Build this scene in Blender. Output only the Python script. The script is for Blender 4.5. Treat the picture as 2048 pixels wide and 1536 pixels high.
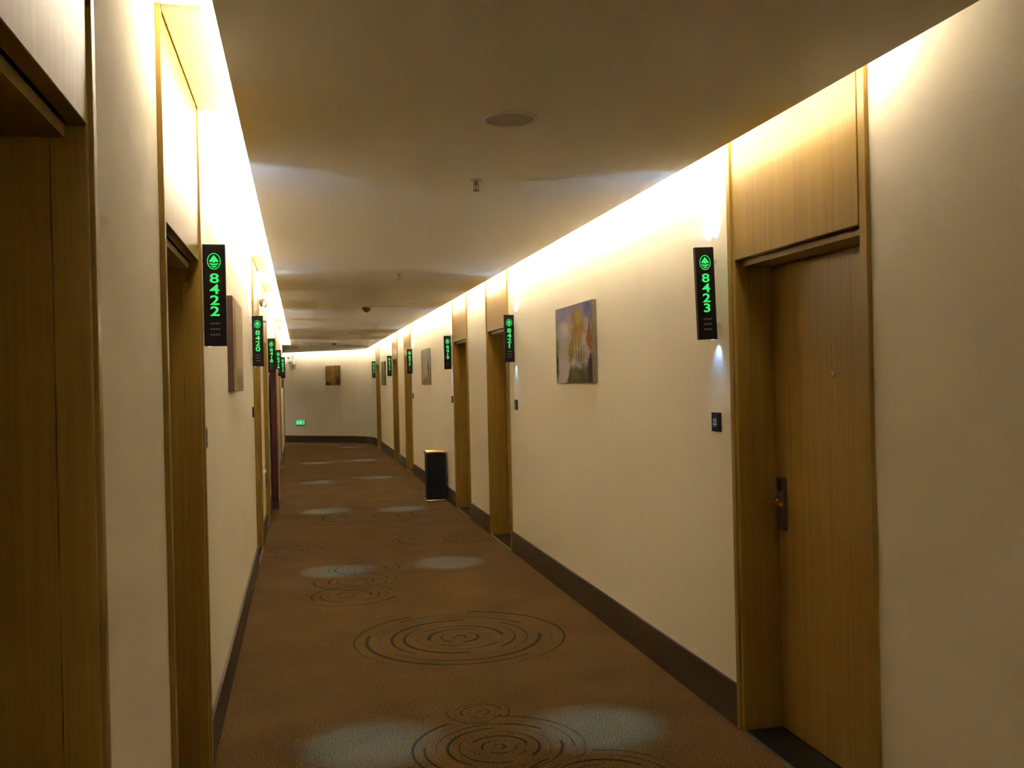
import bpy, bmesh, math, random
from mathutils import Matrix, Vector
random.seed(7)
for o in list(bpy.data.objects): bpy.data.objects.remove(o)
scene = bpy.context.scene
col = scene.collection

# ------------------------------------------------------------------ camera
EYE = 1.587
yaw, pit, rol = math.radians(12.5634), math.radians(-0.1415), math.radians(1.275)
fw = Vector((math.sin(yaw)*math.cos(pit), math.cos(yaw)*math.cos(pit), math.sin(pit)))
rt = Vector((math.cos(yaw), -math.sin(yaw), 0))
up = rt.cross(fw)
cr = rt*math.cos(rol) - up*math.sin(rol)
cu = rt*math.sin(rol) + up*math.cos(rol)
cam_d = bpy.data.cameras.new('camera')
cam = bpy.data.objects.new('camera', cam_d); col.objects.link(cam)
cam_d.sensor_width = 36; cam_d.lens = 1898.7/2048*36
cam_d.clip_start = 0.02; cam_d.clip_end = 200
M = Matrix.Identity(4)
for i in range(3):
    M[i][0] = cr[i]; M[i][1] = cu[i]; M[i][2] = -fw[i]
M[2][3] = EYE
cam.matrix_world = M
scene.camera = cam

# ------------------------------------------------------------------ world, exposure
w = bpy.data.worlds.new('world'); scene.world = w; w.use_nodes = True
w.node_tree.nodes['Background'].inputs[0].default_value = (0, 0, 0, 1)
vs = scene.view_settings
vs.view_transform = 'Standard'; vs.look = 'None'; vs.gamma = 1; vs.use_curve_mapping = False
vs.exposure = 0.0
scene.cycles.max_bounces = 8
scene.cycles.diffuse_bounces = 5
scene.cycles.glossy_bounces = 3
scene.cycles.sample_clamp_indirect = 60.0
scene.cycles.caustics_reflective = False
scene.cycles.caustics_refractive = False
LED_RGB = (1.0, 0.93, 0.80)
LED_STRENGTH = 80.0
LED_BACK = 0.025
LED_START_R, LED_START_L = 2.80, 2.80     # the runs pause beside the camera and go on behind it
LED_STOP_R, LED_STOP_L = 0.6, -0.6
SPOT_RGB = (0.20, 0.47, 1.0)
SPOT_DOWN, SPOT_WALL, SPOT_UP = 230.0, 1.7, 4.0

# ------------------------------------------------------------------ layout (metres; corridor runs along +Y)
XR, XL = 1.91, -0.403            # wall faces
CR, CL = 1.731, -0.192           # edges of the dropped ceiling
ZC, ZT = 2.543, 2.75             # dropped ceiling, top of the light coves
ZB = 0.192                       # skirting height
Y0 = -3.2                        # rear end of the corridor
YL = 23.56                       # end of the left wall, where the corridor turns left
COVE_END = 22.7
DOORS_R = [('8423', 2.893, 3.974, 1), ('8421', 8.66, 9.71, -1), ('8419', 10.88, 11.94, 1),
           ('8417', 16.65, 17.71, -1), ('8415', 19.0, 20.06, 1), ('8413', 23.42, 24.5, 1)]
DOORS_L = [('8424', 0.96, 2.04, -1), ('8422', 3.01, 4.13, 1), ('8420', 8.66, 9.76, -1),
           ('8418', 10.92, 11.98, 1), ('8416', 16.45, 17.53, -1), ('8414', 18.68, 19.74, 1)]
OUT = [(XR, Y0), (XR, 24.9), (1.87, 25.45), (1.73, 25.95), (1.46, 26.32), (1.08, 26.65), (0.63, 27.0), (-0.5, 27.95), (-4.6, 31.4)]
INN = [(XL, YL), (-0.47, 23.75), (-4.6, 27.22)]

# ------------------------------------------------------------------ materials
def new_mat(name):
    m = bpy.data.materials.new(name); m.use_nodes = True
    nt = m.node_tree
    return m, nt, nt.nodes['Principled BSDF']
def plain(name, rgb, rough=0.6, metal=0.0, coat=0.0, spec=0.5, noise=0.0, nscale=40):
    m, nt, b = new_mat(name)
    b.inputs['Roughness'].default_value = rough
    b.inputs['Metallic'].default_value = metal
    b.inputs['Coat Weight'].default_value = coat
    b.inputs['Coat Roughness'].default_value = 0.15
    b.inputs['Specular IOR Level'].default_value = spec
    if noise:
        n = nt.nodes.new('ShaderNodeTexNoise'); n.inputs['Scale'].default_value = nscale
        g = nt.nodes.new('ShaderNodeNewGeometry')
        nt.links.new(g.outputs['Position'], n.inputs['Vector'])
        r = nt.nodes.new('ShaderNodeValToRGB')
        r.color_ramp.elements[0].color = (*[c*(1-noise) for c in rgb], 1)
        r.color_ramp.elements[1].color = (*[min(1, c*(1+noise)) for c in rgb], 1)
        nt.links.new(n.outputs['Fac'], r.inputs['Fac']); nt.links.new(r.outputs['Color'], b.inputs['Base Color'])
    else:
        b.inputs['Base Color'].default_value = (*rgb, 1)
    return m
def glow(name, rgb, strength):
    m, nt, b = new_mat(name)
    b.inputs['Base Color'].default_value = (0, 0, 0, 1)
    b.inputs['Emission Color'].default_value = (*rgb, 1)
    b.inputs['Emission Strength'].default_value = strength
    m.cycles.emission_sampling = 'FRONT' if strength > 10 else 'NONE'
    return m
def wood(name, a, b_, rough=0.36, coat=0.12):
    m, nt, b = new_mat(name)
    g = nt.nodes.new('ShaderNodeNewGeometry')
    mp = nt.nodes.new('ShaderNodeMapping'); mp.inputs['Scale'].default_value = (34, 34, 0.7)
    n = nt.nodes.new('ShaderNodeTexNoise'); n.inputs['Scale'].default_value = 1.6; n.inputs['Detail'].default_value = 5
    n.inputs['Roughness'].default_value = 0.6
    mp2 = nt.nodes.new('ShaderNodeMapping'); mp2.inputs['Scale'].default_value = (160, 160, 2.2)
    n2 = nt.nodes.new('ShaderNodeTexNoise'); n2.inputs['Scale'].default_value = 1.5; n2.inputs['Detail'].default_value = 2
    mx = nt.nodes.new('ShaderNodeMix'); mx.inputs[0].default_value = 0.35
    r = nt.nodes.new('ShaderNodeValToRGB')
    r.color_ramp.elements[0].position = 0.33; r.color_ramp.elements[0].color = (*a, 1)
    r.color_ramp.elements[1].position = 0.68; r.color_ramp.elements[1].color = (*b_, 1)
    L = nt.links.new
    L(g.outputs['Position'], mp.inputs['Vector']); L(mp.outputs[0], n.inputs['Vector'])
    L(g.outputs['Position'], mp2.inputs['Vector']); L(mp2.outputs[0], n2.inputs['Vector'])
    L(n.outputs['Fac'], mx.inputs[2]); L(n2.outputs['Fac'], mx.inputs[3])
    L(mx.outputs[0], r.inputs['Fac']); L(r.outputs['Color'], b.inputs['Base Color'])
    b.inputs['Roughness'].default_value = rough
    b.inputs['Coat Weight'].default_value = coat; b.inputs['Coat Roughness'].default_value = 0.16
    b.inputs['Specular IOR Level'].default_value = 0.25
    return m
def wallpaper():
    m, nt, b = new_mat('cream_wallpaper')
    g = nt.nodes.new('ShaderNodeNewGeometry')
    n = nt.nodes.new('ShaderNodeTexNoise'); n.inputs['Scale'].default_value = 1.3; n.inputs['Detail'].default_value = 3
    n2 = nt.nodes.new('ShaderNodeTexNoise'); n2.inputs['Scale'].default_value = 260; n2.inputs['Detail'].default_value = 2
    r = nt.nodes.new('ShaderNodeValToRGB')
    r.color_ramp.elements[0].position = 0.3; r.color_ramp.elements[0].color = (0.765, 0.695, 0.550, 1)
    r.color_ramp.elements[1].position = 0.7; r.color_ramp.elements[1].color = (0.80, 0.728, 0.585, 1)
    bp = nt.nodes.new('ShaderNodeBump'); bp.inputs['Strength'].default_value = 0.12; bp.inputs['Distance'].default_value = 0.001
    L = nt.links.new
    L(g.outputs['Position'], n.inputs['Vector']); L(g.outputs['Position'], n2.inputs['Vector'])
    L(n.outputs['Fac'], r.inputs['Fac']); L(r.outputs['Color'], b.inputs['Base Color'])
    L(n2.outputs['Fac'], bp.inputs['Height']); L(bp.outputs['Normal'], b.inputs['Normal'])
    b.inputs['Roughness'].default_value = 0.75
    return m

def ring_group():
    g = bpy.data.node_groups.new('ripple', 'ShaderNodeTree')
    itf = g.interface
    itf.new_socket('Vector', in_out='INPUT', socket_type='NodeSocketVector')
    itf.new_socket('Centre', in_out='INPUT', socket_type='NodeSocketVector')
    for s in ('Radius', 'Rings', 'Phase'):
        itf.new_socket(s, in_out='INPUT', socket_type='NodeSocketFloat')
    itf.new_socket('Mask', in_out='OUTPUT', socket_type='NodeSocketFloat')
    N = g.nodes.new; L = g.links.new
    gi, go = N('NodeGroupInput'), N('NodeGroupOutput')
    def mth(op, a, b=None, c=None):
        n = N('ShaderNodeMath'); n.operation = op
        for i, v in enumerate((a, b, c)):
            if v is None: continue
            if isinstance(v, (int, float)): n.inputs[i].default_value = v
            else: L(v, n.inputs[i])
        return n.outputs[0]
    sub = N('ShaderNodeVectorMath'); sub.operation = 'SUBTRACT'
    L(gi.outputs['Vector'], sub.inputs[0]); L(gi.outputs['Centre'], sub.inputs[1])
    sp = N('ShaderNodeSeparateXYZ'); L(sub.outputs[0], sp.inputs[0])
    x, y = sp.outputs[0], sp.outputs[1]
    d = mth('SQRT', mth('ADD', mth('MULTIPLY', x, x), mth('MULTIPLY', y, y)))
    t = mth('DIVIDE', d, gi.outputs['Radius'])
    ang = mth('ARCTAN2', y, x)
    tn = mth('MULTIPLY', t, gi.outputs['Rings'])
    k = mth('FLOOR', tn); fr = mth('FRACT', tn)
    off = mth('ABSOLUTE', mth('SUBTRACT', fr, 0.5))
    s = mth('SINE', mth('ADD', mth('ADD', ang, mth('MULTIPLY', k, 2.35)), gi.outputs['Phase']))
    wd = mth('ADD', 0.085, mth('MULTIPLY', s, 0.065))                # line half-width within one ring
    gap = mth('GREATER_THAN', mth('SINE', mth('ADD', mth('ADD', mth('MULTIPLY', ang, 2), mth('MULTIPLY', k, 1.7)), gi.outputs['Phase'])), -0.82)
    edge = N('ShaderNodeMapRange'); edge.inputs[1].default_value = -0.035; edge.inputs[2].default_value = 0.035
    L(mth('SUBTRACT', wd, off), edge.inputs[0])
    inside = mth('LESS_THAN', t, 1.0)
    L(mth('MULTIPLY', mth('MULTIPLY', edge.outputs[0], gap), inside), go.inputs['Mask'])
    return g
RING = ring_group()
RIPPLES = [(0.936, 5.86, 0.69, 9, 0.4), (0.81, 4.05, 0.40, 8, 1.9), (0.80, 4.50, 0.165, 5, 0.0), (0.33, 7.28, 0.38, 6, 2.6),
           (0.40, 7.80, 0.36, 6, 4.4), (0.50, 8.28, 0.33, 6, 1.1), (-0.11, 9.41, 0.38, 6, 5.0), (1.20, 9.62, 0.35, 6, 0.8),
           (1.645, 9.52, 0.28, 5, 3.0), (0.72, 11.57, 0.72, 8, 5.5), (1.61, 15.3, 0.28, 5, 2.2), (1.14, 3.57, 0.36, 7, 3.6),
           (0.1, 14.0, 0.36, 6, 1.0)]
def carpet(ripples):
    m, nt, b = new_mat('brown_carpet')
    L = nt.links.new
    g = nt.nodes.new('ShaderNodeNewGeometry')
    n = nt.nodes.new('ShaderNodeTexNoise'); n.inputs['Scale'].default_value = 130; n.inputs['Detail'].default_value = 2
    n2 = nt.nodes.new('ShaderNodeTexNoise'); n2.inputs['Scale'].default_value = 2.0; n2.inputs['Detail'].default_value = 3
    L(g.outputs['Position'], n.inputs['Vector']); L(g.outputs['Position'], n2.inputs['Vector'])
    mx = nt.nodes.new('ShaderNodeMix'); mx.inputs[0].default_value = 0.2
    L(n.outputs['Fac'], mx.inputs[2]); L(n2.outputs['Fac'], mx.inputs[3])
    r = nt.nodes.new('ShaderNodeValToRGB')
    r.color_ramp.elements[0].position = 0.36; r.color_ramp.elements[0].color = (0.050, 0.030, 0.0095, 1)
    r.color_ramp.elements[1].position = 0.70; r.color_ramp.elements[1].color = (0.205, 0.119, 0.040, 1)
    L(mx.outputs[0], r.inputs['Fac'])
    acc = None
    for (x, y, R, rings, ph) in ripples:
        q = nt.nodes.new('ShaderNodeGroup'); q.node_tree = RING
        L(g.outputs['Position'], q.inputs['Vector'])
        q.inputs['Centre'].default_value = (x, y, 0); q.inputs['Radius'].default_value = R
        q.inputs['Rings'].default_value = rings; q.inputs['Phase'].default_value = ph
        if acc is None: acc = q.outputs[0]
        else:
            mm = nt.nodes.new('ShaderNodeMath'); mm.operation = 'MAXIMUM'
            L(acc, mm.inputs[0]); L(q.outputs[0], mm.inputs[1]); acc = mm.outputs[0]
    mul = nt.nodes.new('ShaderNodeMath'); mul.operation = 'MULTIPLY'; mul.inputs[1].default_value = 0.92
    if acc: L(acc, mul.inputs[0])
    else: mul.inputs[0].default_value = 0
    cm = nt.nodes.new('ShaderNodeMix'); cm.data_type = 'RGBA'
    L(mul.outputs[0], cm.inputs[0]); L(r.outputs['Color'], cm.inputs[6])
    cm.inputs[7].default_value = (0.022, 0.026, 0.014, 1)
    L(cm.outputs[2], b.inputs['Base Color'])
    bp = nt.nodes.new('ShaderNodeBump'); bp.inputs['Strength'].default_value = 0.5; bp.inputs['Distance'].default_value = 0.004
    L(n.outputs['Fac'], bp.inputs['Height']); L(bp.outputs['Normal'], b.inputs['Normal'])
    b.inputs['Roughness'].default_value = 0.95; b.inputs['Specular IOR Level'].default_value = 0.08
    return m
def painted():
    m, nt, b = new_mat('oil_paint_on_canvas')
    a = nt.nodes.new('ShaderNodeAttribute'); a.attribute_name = 'paint'
    n = nt.nodes.new('ShaderNodeTexNoise'); n.inputs['Scale'].default_value = 90
    bp = nt.nodes.new('ShaderNodeBump'); bp.inputs['Strength'].default_value = 0.25; bp.inputs['Distance'].default_value = 0.002
    nt.links.new(a.outputs['Color'], b.inputs['Base Color'])
    nt.links.new(n.outputs['Fac'], bp.inputs['Height']); nt.links.new(bp.outputs['Normal'], b.inputs['Normal'])
    b.inputs['Roughness'].default_value = 0.7
    b.inputs['Specular IOR Level'].default_value = 0.2
    return m

MAT = dict(
    wall=wallpaper(), carpet=carpet([]), paint=painted(),
    ceil=plain('white_ceiling_paint', (0.82, 0.76, 0.64), 0.85, noise=0.015, nscale=3),
    cove=plain('white_cove_paint', (0.84, 0.81, 0.74), 0.85),
    base=plain('dark_brown_skirting', (0.060, 0.035, 0.020), 0.5, noise=0.12, nscale=30),
    wood=wood('oak_veneer', (0.290, 0.168, 0.025), (0.400, 0.250, 0.044)),
    leaf=wood('oak_veneer_leaf', (0.300, 0.165, 0.026), (0.415, 0.248, 0.046)),
    soffit=plain('pale_oak_soffit', (0.30, 0.19, 0.095), 0.6),
    stone=plain('black_stone', (0.018, 0.018, 0.018), 0.35, noise=0.4, nscale=80),
    steel=plain('brushed_steel', (0.62, 0.58, 0.50), 0.3, 1.0),
    bronze=plain('dark_bronze', (0.16, 0.12, 0.085), 0.42, 0.8),
    gold=plain('polished_brass', (0.90, 0.62, 0.26), 0.22, 1.0),
    black=plain('black_acrylic', (0.010, 0.007, 0.008), 0.35, spec=0.2),
    blackmat=plain('black_plastic', (0.010, 0.010, 0.013), 0.5, spec=0.2),
    grey=plain('grey_print', (0.16, 0.14, 0.13), 0.6),
    green=glow('green_backlight', (0.045, 0.80, 0.155), 1.0),
    icon=glow('pale_blue_backlight', (0.30, 0.36, 0.50), 0.55),
    exitg=glow('green_exit_panel', (0.03, 0.62, 0.16), 1.0),
    exitw=glow('pale_green_exit_symbol', (0.45, 1.0, 0.6), 1.1),
    led=glow('warm_white_led', LED_RGB, LED_STRENGTH),
    lens=glow('cool_white_lens', (0.55, 0.76, 1.0), 2.0),
    white=plain('white_plastic', (0.72, 0.68, 0.60), 0.5),
    offw=plain('pale_grille_paint', (0.52, 0.47, 0.38), 0.7),
    dark=plain('dark_void', (0.03, 0.025, 0.02), 0.8),
    brass=plain('dull_brass', (0.34, 0.25, 0.14), 0.4, 0.9),
    red=plain('red_plastic', (0.34, 0.030, 0.018), 0.45),
    maroon=plain('dark_red_lacquer', (0.075, 0.012, 0.012), 0.3, coat=0.3),
    alu=plain('pinkish_aluminium', (0.46, 0.38, 0.32), 0.45, 0.6),
    greym=plain('grey_metal', (0.10, 0.095, 0.09), 0.5, 0.4),
    canvas=plain('canvas_edge', (0.46, 0.40, 0.33), 0.8),
    canvaso=plain('olive_canvas_edge', (0.20, 0.155, 0.09), 0.8, noise=0.4, nscale=18),
    canvasd=plain('dark_canvas_edge', (0.10, 0.045, 0.025), 0.7),
)

# ------------------------------------------------------------------ mesh helpers
def finish(name, bm, mat, parent=None, smooth=False):
    me = bpy.data.meshes.new(name); bm.normal_update(); bm.to_mesh(me); bm.free()
    me.materials.append(MAT[mat] if isinstance(mat, str) else mat)
    if smooth:
        for p in me.polygons: p.use_smooth = True
    return link(name, me, parent)
def link(name, me, parent=None):
    o = bpy.data.objects.new(name, me); col.objects.link(o)
    if parent is not None: o.parent = parent
    return o
def empty(name, loc, label, cat, group=None, kind=None):
    o = bpy.data.objects.new(name, None); col.objects.link(o); o.location = loc
    o.empty_display_size = 0.1
    return tag(o, label, cat, group, kind)
def tag(o, label, cat, group=None, kind=None):
    if label: o['label'] = label
    if cat: o['category'] = cat
    if group: o['group'] = group
    if kind: o['kind'] = kind
    return o
def box(bm, x0, x1, y0, y1, z0, z1, bev=0.0):
    x0, x1 = min(x0, x1), max(x0, x1); y0, y1 = min(y0, y1), max(y0, y1); z0, z1 = min(z0, z1), max(z0, z1)
    v = [bm.verts.new(p) for p in ((x0,y0,z0),(x1,y0,z0),(x1,y1,z0),(x0,y1,z0),(x0,y0,z1),(x1,y0,z1),(x1,y1,z1),(x0,y1,z1))]
    fs = [bm.faces.new([v[i] for i in f]) for f in ((0,3,2,1),(4,5,6,7),(0,1,5,4),(1,2,6,5),(2,3,7,6),(3,0,4,7))]
    if bev:
        es = list({e for f in fs for e in f.edges})
        bmesh.ops.bevel(bm, geom=es, offset=bev, segments=1, affect='EDGES')
def B(*boxes, bev=0.0):
    bm = bmesh.new()
    for b in boxes: box(bm, *b, bev=bev)
    return bm
def prism(bm, pts, z0, z1):
    lo = [bm.verts.new((x, y, z0)) for x, y in pts]; hi = [bm.verts.new((x, y, z1)) for x, y in pts]
    bm.faces.new(hi); bm.faces.new(lo[::-1])
    n = len(pts)
    for i in range(n):
        bm.faces.new((lo[i], lo[(i+1) % n], hi[(i+1) % n], hi[i]))
def lathe(bm, prof, n=24, axis='z', c=(0, 0, 0), ex=1.0):
    rings = []
    for r, h in prof:
        ring = []
        for i in range(n):
            a = 2*math.pi*i/n; u, v = r*math.cos(a)*ex, r*math.sin(a)
            p = {'z': (u, v, h), 'x': (h, u, v), 'y': (u, h, v)}[axis]
            ring.append(bm.verts.new((p[0]+c[0], p[1]+c[1], p[2]+c[2])))
        rings.append(ring)
    for a, b in zip(rings, rings[1:]):
        for i in range(n): bm.faces.new((a[i], a[(i+1) % n], b[(i+1) % n], b[i]))
    bm.faces.new(rings[0][::-1]); bm.faces.new(rings[-1])
    bmesh.ops.recalc_face_normals(bm, faces=bm.faces[:])
def offset_path(pts, d):
    """offset a polyline to the left of its direction by d (mitred)"""
    out = []
    for i, p in enumerate(pts):
        dirs = []
        if i > 0: dirs.append((Vector(p)-Vector(pts[i-1])).normalized())
        if i < len(pts)-1: dirs.append((Vector(pts[i+1])-Vector(p)).normalized())
        ns = [Vector((-q.y, q.x)) for q in dirs]
        n = sum(ns, Vector((0, 0))).normalized()
        out.append(tuple(Vector(p) + n*(d/max(0.3, n.dot(ns[0])))))
    return out
def ribbon(bm, a, b, z0, z1):
    """solid between two parallel polylines"""
    rows = []
    for p, q in zip(a, b):
        rows.append([bm.verts.new((*p, z0)), bm.verts.new((*q, z0)), bm.verts.new((*q, z1)), bm.verts.new((*p, z1))])
    for r, s in zip(rows, rows[1:]):
        for i in range(4): bm.faces.new((r[i], r[(i+1) % 4], s[(i+1) % 4], s[i]))
    bm.faces.new(rows[0][::-1]); bm.faces.new(rows[-1])
    bmesh.ops.recalc_face_normals(bm, faces=bm.faces[:])
def structure(name, bm, mat, label, cat):
    return tag(finish(name, bm, mat), label, cat, kind='structure')

# ------------------------------------------------------------------ the setting
T = 0.26
floor_poly = [(XL-T, Y0-T), (XR+T, Y0-T)] + offset_path(OUT, -T)[1:] + [(-4.6-T, 27.0), offset_path(INN, T)[1], (XL-T, YL)]
bm = bmesh.new(); prism(bm, floor_poly, -0.08, 0.0); bmesh.ops.recalc_face_normals(bm, faces=bm.faces[:])
# the print is divided into bands along the corridor, each with the motifs that reach into it
BANDS = [2.6, 4.72, 6.9, 9.0, 10.2, 12.6, 14.8, 16.0]
for y in BANDS:
    geo = bm.verts[:] + bm.edges[:] + bm.faces[:]
    bmesh.ops.bisect_plane(bm, geom=geo, plane_co=(0, y, 0), plane_no=(0, 1, 0))
fl = structure('floor', bm, 'carpet', 'brown carpet with dark ripple ring motifs running down the corridor', 'floor')
slot = {}
for a, b in zip(BANDS, BANDS[1:]):
    rp = [r for r in RIPPLES if r[1]+r[2] > a and r[1]-r[2] < b]
    fl.data.materials.append(carpet(rp)); slot[(a, b)] = len(fl.data.materials)-1
for p in fl.data.polygons:
    for (a, b), k in slot.items():
        if a < p.center.y < b and p.normal.z > 0.5: p.material_index = k

def gaps(doors, a, b):
    out, y = [], a
    for _, d0, d1, _ in doors:
        out.append((y, d0)); y = d1
    out.append((y, b)); return out
bm = bmesh.new()
for a, b in gaps(DOORS_R, Y0, 24.7): box(bm, XR, XR+T, a, b, 0, ZT)
structure('wall_right', bm, 'wall', 'long cream papered wall with doors on the right side', 'wall')
endp = [(XR, 24.7)] + OUT[1:]
bm = bmesh.new(); ribbon(bm, endp, offset_path(endp, -T), 0, ZT)
structure('wall_end', bm, 'wall', 'cream papered wall that bends left across the corridor end', 'wall')
bm = bmesh.new()
for a, b in gaps(DOORS_L, Y0, YL): box(bm, XL-T, XL, a, b, 0, ZT)
structure('wall_left', bm, 'wall', 'long cream papered wall with doors on the left side', 'wall')
bm = bmesh.new(); ribbon(bm, INN, offset_path(INN, T), 0, ZT)
structure('wall_turn', bm, 'wall', 'cream wall around the left corner at the corridor end', 'wall')
structure('wall_back', B((XL-T, XR+T, Y0-T, Y0, 0, ZT)), 'wall', 'cream wall closing the corridor behind the viewer', 'wall')
structure('wall_side', B((-4.6-T, -4.6, 26.5, 31.7, 0, ZT)), 'wall', 'cream wall closing the corridor far around the corner', 'wall')

t = 0.014
bm = bmesh.new()
for a, b in gaps(DOORS_R, Y0, 24.7): box(bm, XR-t, XR, a+0.001, b-0.001, 0, ZB)
ribbon(bm, endp, offset_path(endp, t), 0, ZB)
structure('baseboard_right', bm, 'base', 'dark brown skirting along the right wall and corridor end', 'baseboard')
bm = bmesh.new()
for a, b in gaps(DOORS_L, Y0, YL): box(bm, XL, XL+t, a+0.001, b-0.001, 0, ZB)
ribbon(bm, INN, offset_path(INN, -t), 0, ZB)
structure('baseboard_left', bm, 'base', 'dark brown skirting along the left wall', 'baseboard')

# dropped ceiling with a light cove along both walls
g = XR - CR
edge_out = [(CR, Y0)] + offset_path(OUT, g)[1:]
panel = [(CL, Y0), (CR, Y0)] + edge_out[1:] + [INN[2], INN[1], (XL, YL), (XL, COVE_END), (CL, COVE_END)]
bm = bmesh.new(); prism(bm, panel, ZC, ZC+0.02); bmesh.ops.recalc_face_normals(bm, faces=bm.faces[:])
ceiling = structure('ceiling', bm, 'ceil', 'smooth dropped ceiling with lit coves along both walls', 'ceiling')
bm = bmesh.new(); prism(bm, floor_poly, ZT, ZT+0.08); bmesh.ops.recalc_face_normals(bm, faces=bm.faces[:])
finish('cove_top', bm, 'cove', ceiling)
up_out = offset_path(edge_out, 0.11)
bm = bmesh.new(); ribbon(bm, up_out, offset_path(edge_out, 0.13), ZC+0.02, ZT)
box(bm, CL+0.11, CL+0.13, Y0, COVE_END, ZC+0.02, ZT)
box(bm, XL, CL+0.13, COVE_END, COVE_END+0.02, ZC, ZT)
finish('cove_upstand', bm, 'cove', ceiling)

# warm LED tubes standing in the coves just behind the edge of the dropped ceiling, out of sight from below
def led_run(name, pts, label):
    e = empty(name, (pts[0][0], pts[0][1], ZC+0.021), label, 'light strip', 'led strips in the ceiling coves')
    o = Vector((pts[0][0], pts[0][1]))
    a, b, c = ([tuple(Vector(p)-o) for p in offset_path(pts, d)] for d in (0.0, 0.060, 0.066))
    bm = bmesh.new(); ribbon(bm, b, c, 0.0, 0.012); finish('backing', bm, 'white', e)
    bm = bmesh.new()                       # luminous diffuser lying on the ceiling board, shining up into the cove
    lo = [bm.verts.new((*p, 0.004)) for p in a]; hi = [bm.verts.new((*p, 0.010)) for p in b]
    for k in range(len(a)-1): bm.faces.new((lo[k+1], lo[k], hi[k], hi[k+1]))
    finish('emitter', bm, 'led', e)
def steps(x, a, b, n):
    return [(x, a+(b-a)*i/n) for i in range(n+1)]
led_run('led_strip', steps(CR-LED_BACK, LED_START_R, 24.0, 12) + offset_path(edge_out, LED_BACK)[2:-1] + [(-4.3, 31.0-0.28)], 'warm white led strip in the cove along the right wall')
led_run('led_strip', steps(CL+LED_BACK, COVE_END-0.1, LED_START_L, 12), 'warm white led strip in the cove along the left wall')
led_run('led_strip', steps(CR-LED_BACK, Y0+0.1, LED_STOP_R, 3), 'warm white led strip in the right cove behind the viewer')
led_run('led_strip', steps(CL+LED_BACK, LED_STOP_L, Y0+0.1, 3), 'warm white led strip in the left cove behind the viewer')

# ------------------------------------------------------------------ doors
HW_OPEN = 0.058
def make_door(n, num, xw, dx, ya, yb, lock, label):
    yc, hw = (ya+yb)/2, (yb-ya)/2 - 0.001
    d = empty('door_%d' % n, (xw, yc, 0), label, 'door', 'guest room doors', 'structure')
    op = hw - HW_OPEN
    def P(name, mat, *bx, bev=0.0, parent=None):
        bm = bmesh.new()
        for (v0, v1, u0, u1, z0, z1) in bx: box(bm, dx*v0, dx*v1, u0, u1, z0, z1, bev)
        return finish(name, bm, mat, parent or d)
    for s in (-1, 1):
        P('casing', 'wood', (-0.016, 0.06, s*hw, s*(hw-0.034), 0, ZT), (-0.007, 0.06, s*(hw-0.0345), s*(op+0.001), 0, ZT), bev=0.002)
        P('jamb', 'wood', (0.0605, 0.225, s*op, s*(hw), 0, 2.12))
    P('header_panel', 'wood', (-0.010, 0.025, -op, op, 2.105, ZT), bev=0.0015)
    P('cove_soffit', 'soffit', (-0.13, -0.017, -hw+0.01, hw-0.01, ZT-0.012, ZT))
    P('head_rail', 'wood', (0.032, 0.225, -op, op, 2.078, 2.104), (0.20, 0.225, -op, op, 2.104, ZT))
    P('threshold', 'stone', (0.0, 0.17, -op, op, 0, 0.006))
    P('threshold_strip', 'steel', (-0.014, -0.0005, -op, op, 0, 0.007))
    leaf = P('door_leaf', 'leaf', (0.175, 0.22, -op+0.003, op-0.003, 0.008, 2.075), bev=0.002)
    u = lock*(op-0.055)
    P('lock_plate', 'bronze', (0.158, 0.175, u-0.034, u+0.034, 0.90, 1.138), bev=0.004, parent=leaf)
    P('card_slot', 'blackmat', (0.1555, 0.158, u-0.018, u+0.018, 1.075, 1.125), parent=leaf)
    bm = bmesh.new()
    lathe(bm, [(0.020, dx*0.158), (0.020, dx*0.140), (0.011, dx*0.138), (0.011, dx*0.108)], 16, 'x', (0, u, 1.03))
    box(bm, dx*0.098, dx*0.118, u-lock*0.012, u+lock*0.0, 1.018, 1.042)
    box(bm, dx*0.099, dx*0.117, u, u-lock*0.115, 1.019, 1.041, bev=0.004)
    finish('lever_handle', bm, 'gold', leaf)
    bm = bmesh.new(); lathe(bm, [(0.013, dx*0.1755), (0.013, dx*0.170), (0.008, dx*0.168), (0.008, dx*0.1735)], 14, 'x', (0, 0, 1.588))
    finish('peephole', bm, 'steel', leaf)
    return d
door_labels = {
 '8423': 'oak door beside the lit 8423 sign, nearest on the right', '8421': 'oak door beside the lit 8421 sign on the right wall',
 '8419': 'oak door beside the 8419 sign, just before the black bin', '8417': 'oak door beyond the black bin beside the 8417 sign',
 '8415': 'oak door beside the small 8415 sign far down the right wall', '8413': 'farthest oak door on the right, where the wall bends',
 '8424': 'dark oak door surround at the left picture edge', '8422': 'oak door beside the lit 8422 sign on the left wall',
 '8420': 'oak door behind the lit 8420 sign on the left wall', '8418': 'oak door just before the dark red fire cabinet on the left',
 '8416': 'oak door just beyond the fire cabinet on the left wall', '8414': 'farthest oak door on the left wall'}
n = 0
for num, a, b, s in DOORS_R: n += 1; make_door(n, num, XR, 1, a, b, s, door_labels[num])
for num, a, b, s in DOORS_L: n += 1; make_door(n, num, XL, -1, a, b, s, door_labels[num])

# dark wooden corner post at the end of the left wall
structure('trim_1', B((XL-0.02, XL+0.018, YL-0.10, YL-0.005, 0, 2.1), bev=0.003), 'wood', 'narrow dark wooden corner post ending the left wall', 'trim')

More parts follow.
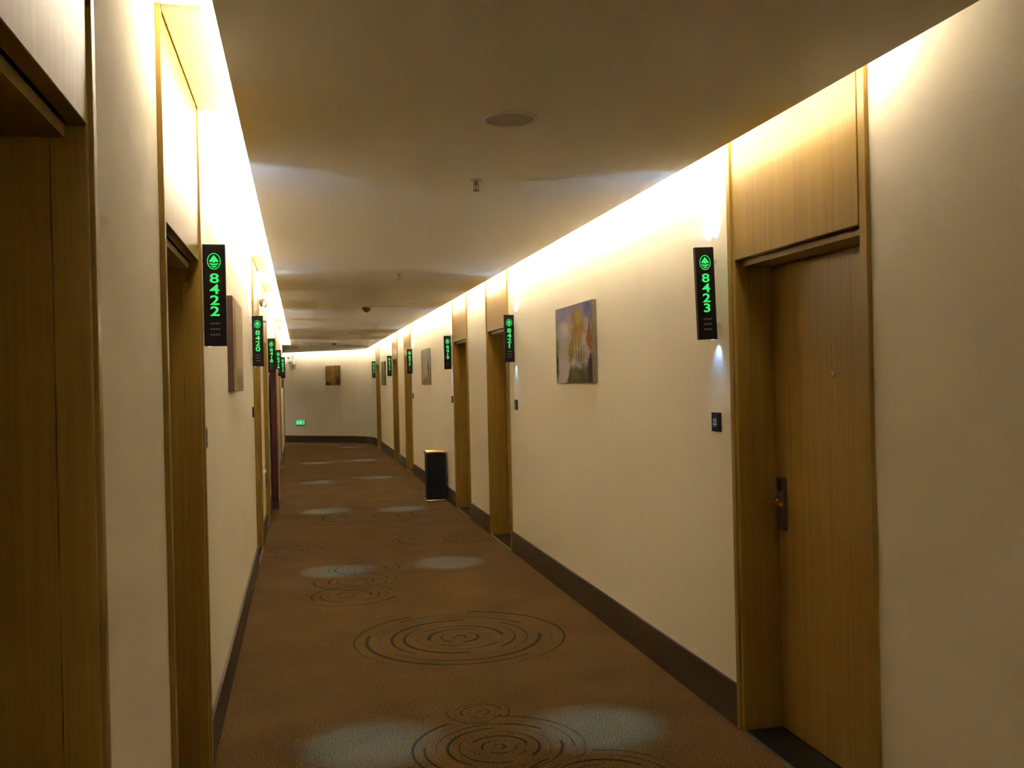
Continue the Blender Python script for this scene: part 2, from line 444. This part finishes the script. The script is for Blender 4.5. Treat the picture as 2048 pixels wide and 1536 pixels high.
# ------------------------------------------------------------------ lit room-number signs
GLYPH = {}
def glyph(ch):
    if ch in GLYPH: return GLYPH[ch]
    cu_ = bpy.data.curves.new('glyph', 'FONT'); cu_.body = ch; cu_.size = 1; cu_.offset = 0.02; cu_.extrude = 0.02
    o = bpy.data.objects.new('glyph', cu_); col.objects.link(o)
    dg = bpy.context.evaluated_depsgraph_get(); dg.update()
    me = bpy.data.meshes.new_from_object(o.evaluated_get(dg))
    bpy.data.objects.remove(o)
    xs = [v.co.x for v in me.vertices]; ys = [v.co.y for v in me.vertices]
    x0, x1, y0, y1 = min(xs), max(xs), min(ys), max(ys)
    me.transform(Matrix.Translation((-(x0+x1)/2, -(y0+y1)/2, 0)))
    me.transform(Matrix.Diagonal((0.039/max(x1-x0, 0.5), 0.041/(y1-y0), 0.03, 1)))
    me.transform(Matrix.Rotation(math.pi/2, 4, 'X'))
    me.name = 'digit'; me.materials.clear(); me.materials.append(MAT['green'])
    GLYPH[ch] = me
    return me
SH, SW, ST = 0.428, 0.092, 0.024
def logo_mesh():
    bm = bmesh.new(); N = 36; y = -0.001
    def ringpts(r, ex): return [bm.verts.new((r*ex*math.cos(2*math.pi*i/N), y, r*math.sin(2*math.pi*i/N))) for i in range(N)]
    a, b = ringpts(0.0345, 0.80), ringpts(0.0310, 0.78)
    for i in range(N): bm.faces.new((a[i], a[(i+1) % N], b[(i+1) % N], b[i]))
    def poly(pts): bm.faces.new([bm.verts.new((p[0], y, p[1])) for p in pts])
    poly([(0, 0.026), (0.008, 0.017), (0.013, 0.010), (0.0185, 0.002), (0.0185, -0.002), (0.012, -0.004), (0.006, -0.002), (0.0035, -0.006),
          (-0.0035, -0.006), (-0.006, -0.002), (-0.012, -0.004), (-0.0185, -0.002), (-0.0185, 0.002), (-0.013, 0.010), (-0.008, 0.017)])
    poly([(-0.019, -0.008), (-0.010, -0.0085), (0, -0.010), (0.010, -0.0085), (0.019, -0.008), (0.017, -0.013), (0.008, -0.016), (0, -0.0165), (-0.008, -0.016), (-0.017, -0.013)])
    poly([(-0.013, -0.019), (0, -0.020), (0.013, -0.019), (0.006, -0.0255), (-0.006, -0.0255)])
    me = bpy.data.meshes.new('logo'); bm.to_mesh(me); bm.free(); me.materials.append(MAT['green'])
    return me
LOGO = logo_mesh()
def spot(parent, name, loc, direction, energy, size, blend, radius=0.006, rgb=None):
    ld = bpy.data.lights.new(name, 'SPOT'); ld.energy = energy; ld.color = rgb or SPOT_RGB
    ld.spot_size = math.radians(size); ld.spot_blend = blend; ld.shadow_soft_size = radius
    o = bpy.data.objects.new(name, ld); col.objects.link(o); o.parent = parent
    o.location = loc; o.rotation_euler = Vector(direction).to_track_quat('-Z', 'Y').to_euler()
def make_sign(num, xw, dx, y, lw, label, tilt=0.0):
    """dx: into the corridor (+1 from the left wall, -1 from the right); lw: +1/-1 towards the lamp's side along Y"""
    e = empty('room_sign', (xw, y, 1.764), label, 'sign', 'lit room number signs')
    xa = 0.014
    xc = dx*(xa + SW/2)
    plate = finish('plate', B((dx*xa, dx*(xa+SW), -ST/2, ST/2, 0, SH), bev=0.002), 'black', e)
    for zb in (0.06, SH-0.075): finish('bracket', B((0, dx*xa, -0.008, 0.008, zb, zb+0.015)), 'steel', e)
    yf = -ST/2 - 0.001
    lg = link('logo', LOGO, e); lg.location = (xc, yf, SH*0.832)
    for i, ch in enumerate(num):
        o = link('digit', glyph(ch), e); o.location = (xc, yf, SH*(0.666 - 0.1075*i))
    for k in range(3):
        bm = bmesh.new()
        for q in range(4): box(bm, xc-0.020+q*0.0105, xc-0.020+q*0.0105+0.0075, yf-0.0003, yf+0.0005, SH*(0.222-0.055*k)-0.0035, SH*(0.222-0.055*k)+0.0035)
        finish('service_light', bm, 'grey', e)
    xl = dx*0.034
    for zz, sg in ((SH, 1), (0, -1)):
        bm = bmesh.new(); lathe(bm, [(0.008, zz), (0.008, zz+sg*0.002)], 14, 'z', (xl, 0, 0))
        finish('lamp_lens', bm, 'lens', e)
    spot(e, 'down_light', (xl, 0, -0.010), (dx*0.36, lw*0.03, -1), SPOT_DOWN, 22, 1.0)
    spot(e, 'wall_light', (dx*0.030, lw*0.004, -0.006), (-dx*0.22, lw*0.10, -1), SPOT_WALL, 84, 1.0, 0.010)
    spot(e, 'up_light', (dx*0.022, lw*0.012, SH+0.010), (dx*0.40, lw*0.95, 1.0), SPOT_UP, 95, 0.5, 0.004)
    spot(e, 'wall_light', (dx*0.030, lw*0.004, SH+0.006), (-dx*0.22, lw*0.10, 1), SPOT_WALL*1.2, 84, 1.0, 0.010)
    e.rotation_euler.y = tilt
    return e
make_sign('8423', XR, -1, 4.107, 1, 'black sign reading 8423 in green, nearest on the right wall', math.radians(-1.6))
make_sign('8421', XR, -1, 8.384, -1, 'black sign reading 8421 in green, just past the birch painting')
make_sign('8419', XR, -1, 12.06, 1, 'black sign reading 8419 in green, above the litter bin')
make_sign('8417', XR, -1, 16.40, -1, 'black sign reading 8417 in green, first beyond the bin')
make_sign('8415', XR, -1, 20.20, 1, 'black sign reading 8415 in green, before the grey green canvas')
make_sign('8413', XR, -1, 24.63, 1, 'farthest black and green sign on the right, reading 8413')
make_sign('8422', XL, 1, 4.175, 1, 'large black sign reading 8422 in green on the left wall')
make_sign('8420', XL, 1, 8.31, -1, 'black sign reading 8420 in green, second on the left wall')
make_sign('8418', XL, 1, 12.20, 1, 'black sign reading 8418 in green, above the red fire cabinet')
make_sign('8416', XL, 1, 16.00, -1, 'small black sign reading 8416 in green, fourth on the left')
make_sign('8414', XL, 1, 19.92, 1, 'farthest black and green sign on the left, reading 8414')

# ------------------------------------------------------------------ doorbell switches below the signs
def make_bell(xw, dx, y, label, z=1.374):
    e = empty('doorbell_switch', (xw, y, z-0.043), label, 'switch', 'doorbell switches beside the doors')
    finish('plate', B((0, dx*0.010, -0.045, 0.045, 0, 0.090), bev=0.002), 'blackmat', e)
    finish('button', B((dx*0.010, dx*0.013, -0.030, 0.030, 0.012, 0.078), bev=0.001), 'blackmat', e)
    bm = bmesh.new(); x = dx*0.0136; s = 1 if dx < 0 else -1     # bell icon in strokes
    for (u0, u1, z0, z1) in ((-0.014, 0.014, 0.055, 0.059), (-0.014, -0.009, 0.036, 0.058), (0.009, 0.014, 0.036, 0.058), (-0.020, 0.020, 0.032, 0.036), (-0.004, 0.004, 0.024, 0.029)):
        box(bm, x, x+dx*0.0006, u0*s, u1*s, z0, z1)
    finish('icon', bm, 'icon', e)
make_bell(XR, -1, 4.148, 'black doorbell switch with faint bell icon, nearest on the right wall')
make_bell(XR, -1, 8.40, 'black doorbell switch on the right wall past the birch painting')
make_bell(XR, -1, 12.10, 'black doorbell switch on the right wall just before the bin')
make_bell(XR, -1, 16.45, 'tiny black doorbell switch under the 8417 sign')
make_bell(XL, 1, 4.20, 'black doorbell switch hard against the near left door casing')
make_bell(XL, 1, 8.38, 'black doorbell switch on the left wall past the golden canvas')

# ------------------------------------------------------------------ canvas paintings
def mixc(a, b, t): t = max(0, min(1, t)); return tuple(x*(1-t)+y*t for x, y in zip(a, b))
def blob(u, v, cu_, cv, ru, rv, rnd): return 1.15 - math.hypot((u-cu_)/ru, (v-cv)/rv) + rnd*0.35
def paint_birches(u, v, r):            # u 0..1 left to right as seen, v 0..1 upward
    c = mixc((0.47, 0.41, 0.43), (0.20, 0.19, 0.32), v*1.5 - 0.55 + r*0.5)
    c = mixc(c, (0.56, 0.50, 0.46), blob(u, v, 0.27, 0.70, 0.20, 0.13, r*2)*1.2)
    c = mixc(c, (0.12, 0.10, 0.30), blob(u, v, 0.93, 0.95, 0.17, 0.20, r*2))
    c = mixc(c, (0.44, 0.34, 0.32), blob(u, v, 0.22, 0.42, 0.2, 0.2, r*2))
    c = mixc(c, (0.34, 0.19, 0.025), blob(u, v, 0.62, 0.70, 0.19, 0.27, r*2.6)*1.8)
    c = mixc(c, (0.42, 0.30, 0.05), blob(u, v, 0.66, 0.82, 0.08, 0.10, r*2.6)*1.4)
    c = mixc(c, (0.26, 0.22, 0.025), blob(u, v, 0.46, 0.44, 0.13, 0.17, r*2.6)*1.6)
    c = mixc(c, (0.22, 0.22, 0.03), blob(u, v, 0.04, 0.50, 0.07, 0.11, r*2)*1.8)
    c = mixc(c, (0.24, 0.10, 0.012), blob(u, v, 0.95, 0.54, 0.11, 0.22, r*2.2)*1.8)
    c = mixc(c, (0.17, 0.115, 0.09), blob(u, v, 0.70, 0.34, 0.26, 0.11, r*2)*1.4)
    g = mixc((0.050, 0.040, 0.014), (0.15, 0.13, 0.055), v*3.0 + r*1.2)
    edge = 0.27 if u > 0.42 else 0.27 - (0.42-u)*1.9
    c = mixc(c, g, (edge - v + r*0.10)*12)
    c = mixc(c, (0.055, 0.035, 0.014), blob(u, v, 0.0, 0.20, 0.08, 0.28, r*1.5)*1.6)
    c = mixc(c, (0.018, 0.014, 0.010), blob(u, v, 0.98, 0.16, 0.11, 0.24, r)*2)
    for s_ in (0.55, 0.62, 0.69, 0.76, 0.82):
        if abs(u-s_+r*0.01) < 0.010 and 0.24 < v < 0.64: c = mixc(c, (0.46, 0.38, 0.28), 0.75)
    return c
def paint_sunset(u, v, r):
    c = mixc((0.42, 0.30, 0.16), (0.60, 0.48, 0.32), v + r*0.4)
    c = mixc(c, (0.32, 0.20, 0.09), blob(u, v, 0.15, 0.5, 0.14, 0.5, r)*1.4)
    c = mixc(c, (0.20, 0.17, 0.07), blob(u, v, 0.6, 0.1, 0.5, 0.16, r)*1.3)
    return c
def paint_lake(u, v, r):
    c = mixc((0.40, 0.36, 0.26), (0.36, 0.40, 0.42), v*1.3 + r*0.3)
    c = mixc(c, (0.40, 0.28, 0.10), blob(u, v, 0.15, 0.55, 0.22, 0.45, r)*1.5)
    c = mixc(c, (0.08, 0.06, 0.05), blob(u, v, 0.97, 0.45, 0.12, 0.26, r)*2)
    c = mixc(c, (0.26, 0.15, 0.07), blob(u, v, 0.6, 0.08, 0.6, 0.18, r)*1.4)
    return c
def paint_mist(u, v, r):
    return mixc(mixc((0.13, 0.13, 0.09), (0.30, 0.30, 0.25), v + r*0.4), (0.10, 0.10, 0.07), blob(u, v, 0.6, 0.3, 0.3, 0.3, r))
def paint_autumn(u, v, r):
    c = mixc((0.26, 0.14, 0.05), (0.44, 0.28, 0.08), 0.5 + r)
    c = mixc(c, (0.36, 0.16, 0.04), blob(u, v, 0.25, 0.72, 0.26, 0.3, r)*1.3)
    c = mixc(c, (0.30, 0.23, 0.04), blob(u, v, 0.8, 0.82, 0.22, 0.2, r)*1.3)
    c = mixc(c, (0.46, 0.31, 0.12), blob(u, v, 0.52, 0.6, 0.10, 0.5, r)*1.3)
    c = mixc(c, (0.10, 0.045, 0.02), blob(u, v, 0.9, 0.15, 0.22, 0.4, r)*1.2)
    c = mixc(c, (0.09, 0.05, 0.02), blob(u, v, 0.1, 0.05, 0.3, 0.16, r)*1.4)
    c = mixc(c, (0.13, 0.05, 0.02), blob(u, v, 0.02, 0.5, 0.06, 0.7, r))
    return c
def paint_red(u, v, r):
    return mixc(mixc((0.30, 0.08, 0.03), (0.42, 0.20, 0.07), v + r), (0.08, 0.03, 0.02), blob(u, v, 0.4, 0.9, 0.5, 0.2, r))
from mathutils import noise as mnoise
def make_canvas(loc, rotz, wd, ht, fn, edge_mat, label, seed, th=0.034):
    """local frame: canvas hangs in the XZ plane, its front faces -Y, bottom centre at the origin"""
    e = empty('canvas_painting', loc, label, 'painting', 'canvas paintings on the walls'); e.rotation_euler.z = rotz
    finish('stretcher', B((-wd/2, wd/2, -th, 0, 0, ht), bev=0.003), edge_mat, e)
    nu, nv = 64, 48
    verts, faces, cols = [], [], []
    for j in range(nv+1):
        for i in range(nu+1):
            u, v = i/nu, j/nv
            verts.append((-wd/2 + 0.003 + (wd-0.006)*u, -th-0.001, 0.003 + (ht-0.006)*v))
            r = mnoise.noise((u*9+seed, v*7, 0.3)) * 0.6 + mnoise.noise((u*26+seed, v*22, 2.3)) * 0.5
            cols.append(fn(u, v, r))
    for j in range(nv):
        for i in range(nu):
            a = j*(nu+1)+i; faces.append((a, a+1, a+nu+2, a+nu+1))
    me = bpy.data.meshes.new('picture'); me.from_pydata(verts, [], faces); me.update()
    at = me.color_attributes.new('paint', 'FLOAT_COLOR', 'POINT')
    for i, c in enumerate(cols): at.data[i].color = (*[max(0.004, x) for x in c], 1)
    me.materials.append(MAT['paint']); link('picture', me, e)
RW, LW = -math.pi/2, math.pi/2       # hung on the right wall (front faces -X) / on the left wall (front faces +X)
make_canvas((XR, 6.42, 1.567), RW, 0.90, 0.55, paint_birches, 'canvaso', 'landscape canvas of golden birches under lilac sky on right wall', 1)
make_canvas((XL, 6.10, 1.567), LW, 0.90, 0.55, paint_sunset, 'canvasd', 'pale golden canvas with dark edge beside the 8422 sign', 5)
make_canvas((XR, 14.55, 1.567), RW, 0.90, 0.55, paint_lake, 'canvaso', 'canvas with pale blue sky on right wall above the black bin', 9)
make_canvas((XR, 22.20, 1.567), RW, 0.90, 0.55, paint_mist, 'canvasd', 'dim grey green canvas behind the 8415 sign', 13)
make_canvas((XL, 21.80, 1.567), LW, 0.90, 0.50, paint_red, 'canvasd', 'reddish canvas below the 8414 sign at the left wall end', 17)
wa, wb = Vector((0.63, 27.0)), Vector((-0.5, 27.95))
wdir = (wa-wb).normalized(); wrot = math.atan2(wdir.y, wdir.x)
def on_end(s): return wb + wdir*s
def end_point(px_x):
    """point of the corridor-end wall seen at this bearing (x over y)"""
    s = (px_x*wb.y - wb.x)/(wdir.x - px_x*wdir.y); return wb + wdir*s
pp = end_point(0.0335)
make_canvas((pp.x, pp.y, 1.60), wrot, 0.48, 0.54, paint_autumn, 'canvasd', 'small orange autumn canvas on the corridor end wall', 21)

# ------------------------------------------------------------------ litter bin
e = empty('litter_bin', (1.752, 12.75, 0), 'black rectangular litter bin with brass rims by the right wall', 'bin')
finish('body', B((-0.125, 0.125, -0.12, 0.12, 0.028, 0.652), bev=0.006), 'blackmat', e)
bm = bmesh.new()
for b in ((-0.137, 0.137, -0.132, -0.110, 0.652, 0.680), (-0.137, 0.137, 0.110, 0.132, 0.652, 0.680), (-0.137, -0.115, -0.110, 0.110, 0.652, 0.680), (0.115, 0.137, -0.110, 0.110, 0.652, 0.680)):
    box(bm, *b, bev=0.004)
finish('top_rim', bm, 'gold', e)
finish('ash_tray', B((-0.114, 0.114, -0.109, 0.109, 0.652, 0.662)), 'steel', e)
finish('foot_rim', B((-0.134, 0.134, -0.129, 0.129, 0.010, 0.028), bev=0.004), 'gold', e)
for sx in (-1, 1):
    for sy in (-1, 1):
        bm = bmesh.new(); lathe(bm, [(0.014, 0), (0.014, 0.010)], 12, 'z', (sx*0.11, sy*0.105, 0)); finish('foot', bm, 'blackmat', e)

# ------------------------------------------------------------------ things on the ceiling
e = empty('ceiling_speaker', (0.766, 3.372, ZC), 'round flat ceiling speaker grille with pale rim', 'speaker')
bm = bmesh.new(); N = 48
prof = [(0.086, 0.0), (0.092, -0.007), (0.100, -0.005), (0.103, 0.0)]
rings = [[bm.verts.new((r*math.cos(2*math.pi*i/N), r*math.sin(2*math.pi*i/N), z)) for i in range(N)] for r, z in prof]
for a, b in zip(rings, rings[1:]):
    for i in range(N): bm.faces.new((a[i], a[(i+1) % N], b[(i+1) % N], b[i]))
bmesh.ops.recalc_face_normals(bm, faces=bm.faces[:]); finish('rim', bm, 'white', e, True)
bm = bmesh.new(); lathe(bm, [(0.088, -0.0005), (0.088, -0.002), (0.05, -0.0035), (0.01, -0.004)], 40); finish('grille', bm, 'offw', e)

def make_sprinkler(x, y, label):
    e = empty('sprinkler', (x, y, ZC), label, 'sprinkler', 'ceiling sprinklers')
    bm = bmesh.new(); lathe(bm, [(0.030, 0.0), (0.030, -0.003), (0.014, -0.006)], 20); finish('escutcheon', bm, 'offw', e)
    bm = bmesh.new(); lathe(bm, [(0.009, -0.003), (0.009, -0.020), (0.005, -0.022), (0.005, -0.028)], 12); finish('body', bm, 'brass', e)
    bm = bmesh.new()
    for s in (-1, 1):
        box(bm, s*0.009, s*0.0125, -0.002, 0.002, -0.046, -0.018)
        box(bm, min(s*0.002, s*0.0125), max(s*0.002, s*0.0125), -0.002, 0.002, -0.050, -0.046)
    finish('frame_arms', bm, 'brass', e)
    bm = bmesh.new(); lathe(bm, [(0.0022, -0.028), (0.0022, -0.046)], 8); finish('glass_bulb', bm, 'red', e)
    bm = bmesh.new(); lathe(bm, [(0.016, -0.050), (0.016, -0.053)], 16); finish('deflector', bm, 'brass', e)
make_sprinkler(0.831, 4.411, 'nearest brass sprinkler hanging from the ceiling centre')
make_sprinkler(0.849, 8.18, 'second small sprinkler farther down the ceiling centre')
make_sprinkler(0.273, 22.4, 'far tiny sprinkler near the corridor bend')
e = empty('smoke_detector', (0.757, 21.66, ZC), 'far small dark smoke detector near the corridor bend', 'smoke detector')
bm = bmesh.new(); lathe(bm, [(0.055, 0), (0.055, -0.012)], 20); finish('base', bm, 'offw', e)
bm = bmesh.new(); lathe(bm, [(0.048, -0.012), (0.042, -0.035), (0.020, -0.045)], 20); finish('head', bm, 'greym', e)

e = empty('fire_alarm', (0.813, 11.76, ZC), 'red fire alarm dome on the ceiling', 'alarm')
bm = bmesh.new(); lathe(bm, [(0.055, 0), (0.055, -0.010)], 24); finish('base', bm, 'offw', e)
bm = bmesh.new(); lathe(bm, [(0.052, -0.010), (0.052, -0.030), (0.040, -0.048), (0.018, -0.062), (0.008, -0.068)], 24); finish('dome', bm, 'red', e, True)

e = empty('access_hatch', (1.10, 11.25, ZC), 'square flush access hatch in the ceiling beside the alarm', 'hatch')
bm = bmesh.new()
for b in ((-0.26, 0.26, -0.45, -0.425, -0.018, 0), (-0.26, 0.26, 0.425, 0.45, -0.010, 0), (-0.26, -0.235, -0.425, 0.425, -0.010, 0), (0.235, 0.26, -0.425, 0.425, -0.010, 0)): box(bm, *b)
finish('frame', bm, 'white', e)
finish('panel', B((-0.225, 0.225, -0.415, 0.415, -0.004, 0)), 'ceil', e)

e = empty('air_vent', (-0.22, 24.3, ZC), 'slotted linear air vent in the ceiling above the left corner', 'vent')
bm = B((-0.17, 0.17, -0.20, -0.17, -0.015, 0), (-0.17, 0.17, 0.17, 0.20, -0.015, 0), (-0.17, -0.145, -0.17, 0.17, -0.015, 0), (0.145, 0.17, -0.17, 0.17, -0.015, 0))
finish('frame', bm, 'white', e)
finish('slot', B((-0.145, 0.145, -0.17, 0.17, -0.002, 0)), 'dark', e)
for k in range(4): finish('slat', B((-0.145, 0.145, -0.125+k*0.08, -0.105+k*0.08, -0.013, -0.003)), 'white', e)

e = empty('end_fill_light', (-1.9, 27.1, ZC), 'added unseen fill light around the corner, brightening the corridor end wall', 'light')  # added lamp, hidden around the corner, only to brighten the end wall
bm = bmesh.new(); lathe(bm, [(0.052, 0.0), (0.052, -0.004), (0.040, -0.004)], 24); finish('rim', bm, 'white', e)
bm = bmesh.new(); lathe(bm, [(0.038, -0.0045), (0.038, -0.0055)], 24); finish('lens', bm, 'lens', e)
spot(e, 'down_light', (0, 0, -0.02), (0.05, 0.1, -1), 70.0, 120, 0.8, 0.03, (1.0, 0.92, 0.80))

# ------------------------------------------------------------------ emergency lights (twin heads)
def make_emergency(loc, rotz, label):
    e = empty('emergency_light', loc, label, 'emergency light', 'twin head emergency lights'); e.rotation_euler.z = rotz
    finish('body', B((-0.13, 0.13, -0.065, 0, 0, 0.15), bev=0.008), 'white', e)
    finish('label_plate', B((-0.05, 0.05, -0.0665, -0.0655, 0.03, 0.07)), 'grey', e)
    for s in (-1, 1):
        bm = bmesh.new(); lathe(bm, [(0.008, 0.15), (0.008, 0.175)], 10, 'z', (s*0.075, -0.033, 0)); finish('neck', bm, 'greym', e)
        bm = bmesh.new(); lathe(bm, [(0.022, 0.03), (0.040, 0.01), (0.046, -0.025), (0.044, -0.030)], 20, 'y')
        h = finish('lamp_head', bm, 'greym', e); h.location = (s*0.075, -0.035, 0.205); h.rotation_euler = (math.radians(25), 0, s*math.radians(30))
        bm = bmesh.new(); lathe(bm, [(0.040, -0.0305), (0.040, -0.033)], 20, 'y'); finish('lens', bm, 'white', h)
make_emergency((XL, 10.35, 2.275), LW, 'white twin head emergency light high between left wall doors')
q = end_point(-0.0085)
make_emergency((q.x, q.y-0.02, 2.21), wrot, 'twin head emergency light high on the corridor end wall')

# ------------------------------------------------------------------ low exit signs
def make_exit(loc, rotz, label, lit=True):
    e = empty('exit_sign', loc, label, 'exit sign', 'low level exit signs'); e.rotation_euler.z = rotz
    finish('housing', B((-0.17, 0.17, -0.026, 0, 0, 0.15 if lit else 0.19), bev=0.004), 'white' if not lit else 'steel', e)
    finish('panel', B((-0.155, 0.155, -0.028, -0.0262, 0.014, 0.136 if lit else 0.165)), 'exitg' if lit else 'blackmat', e)
    if lit:                                     # running figure and arrow
        bm = bmesh.new(); y = -0.0285
        def poly(p): bm.faces.new([bm.verts.new((a, y, b)) for a, b in p])
        lathe(bm, [(0.010, y), (0.010, y-0.0004)], 12, 'y', (0.018, 0, 0.112))
        poly([(0.000, 0.100), (0.020, 0.098), (0.010, 0.066), (-0.010, 0.066)])
        poly([(-0.010, 0.068), (0.004, 0.068), (-0.020, 0.045), (-0.045, 0.030), (-0.048, 0.038), (-0.026, 0.052)])
        poly([(0.000, 0.070), (0.011, 0.068), (0.032, 0.048), (0.028, 0.024), (0.019, 0.026), (0.021, 0.045)])
        poly([(0.015, 0.098), (0.042, 0.082), (0.040, 0.075), (0.016, 0.086)])
        poly([(-0.125, 0.075), (-0.095, 0.105), (-0.095, 0.083), (-0.065, 0.083), (-0.065, 0.067), (-0.095, 0.067), (-0.095, 0.045)])
        finish('symbol', bm, 'exitw', e)
q = end_point(-0.0003)
make_exit((q.x, q.y, 0.49), wrot, 'small glowing green exit sign low on the end wall')
make_exit((XL, 10.35, 0.515), LW, 'dark low exit sign with white housing between left wall doors', False)

# ------------------------------------------------------------------ fire hose cabinet on the left wall
e = empty('fire_cabinet', (XL, 13.1, 0), 'tall dark red fire hose cabinet standing against the left wall', 'cabinet')
D = 0.098
finish('plinth', B((0.016, D-0.004, -0.36, 0.36, 0, 0.10)), 'greym', e)
finish('body', B((0.016, D, -0.37, 0.37, 0.10, 1.82), bev=0.003), 'maroon', e)
bm = bmesh.new()
for u in (-0.37, 0.345): box(bm, D, D+0.008, u, u+0.025, 0.10, 1.82)
for z in (0.10, 1.795): box(bm, D, D+0.008, -0.345, 0.345, z, z+0.025)
finish('door_frame', bm, 'alu', e)
dr = finish('door', B((D, D+0.004, -0.343, 0.343, 0.127, 1.793)), 'maroon', e)
finish('handle', B((D+0.004, D+0.022, 0.28, 0.30, 0.95, 1.07), bev=0.003), 'steel', dr)
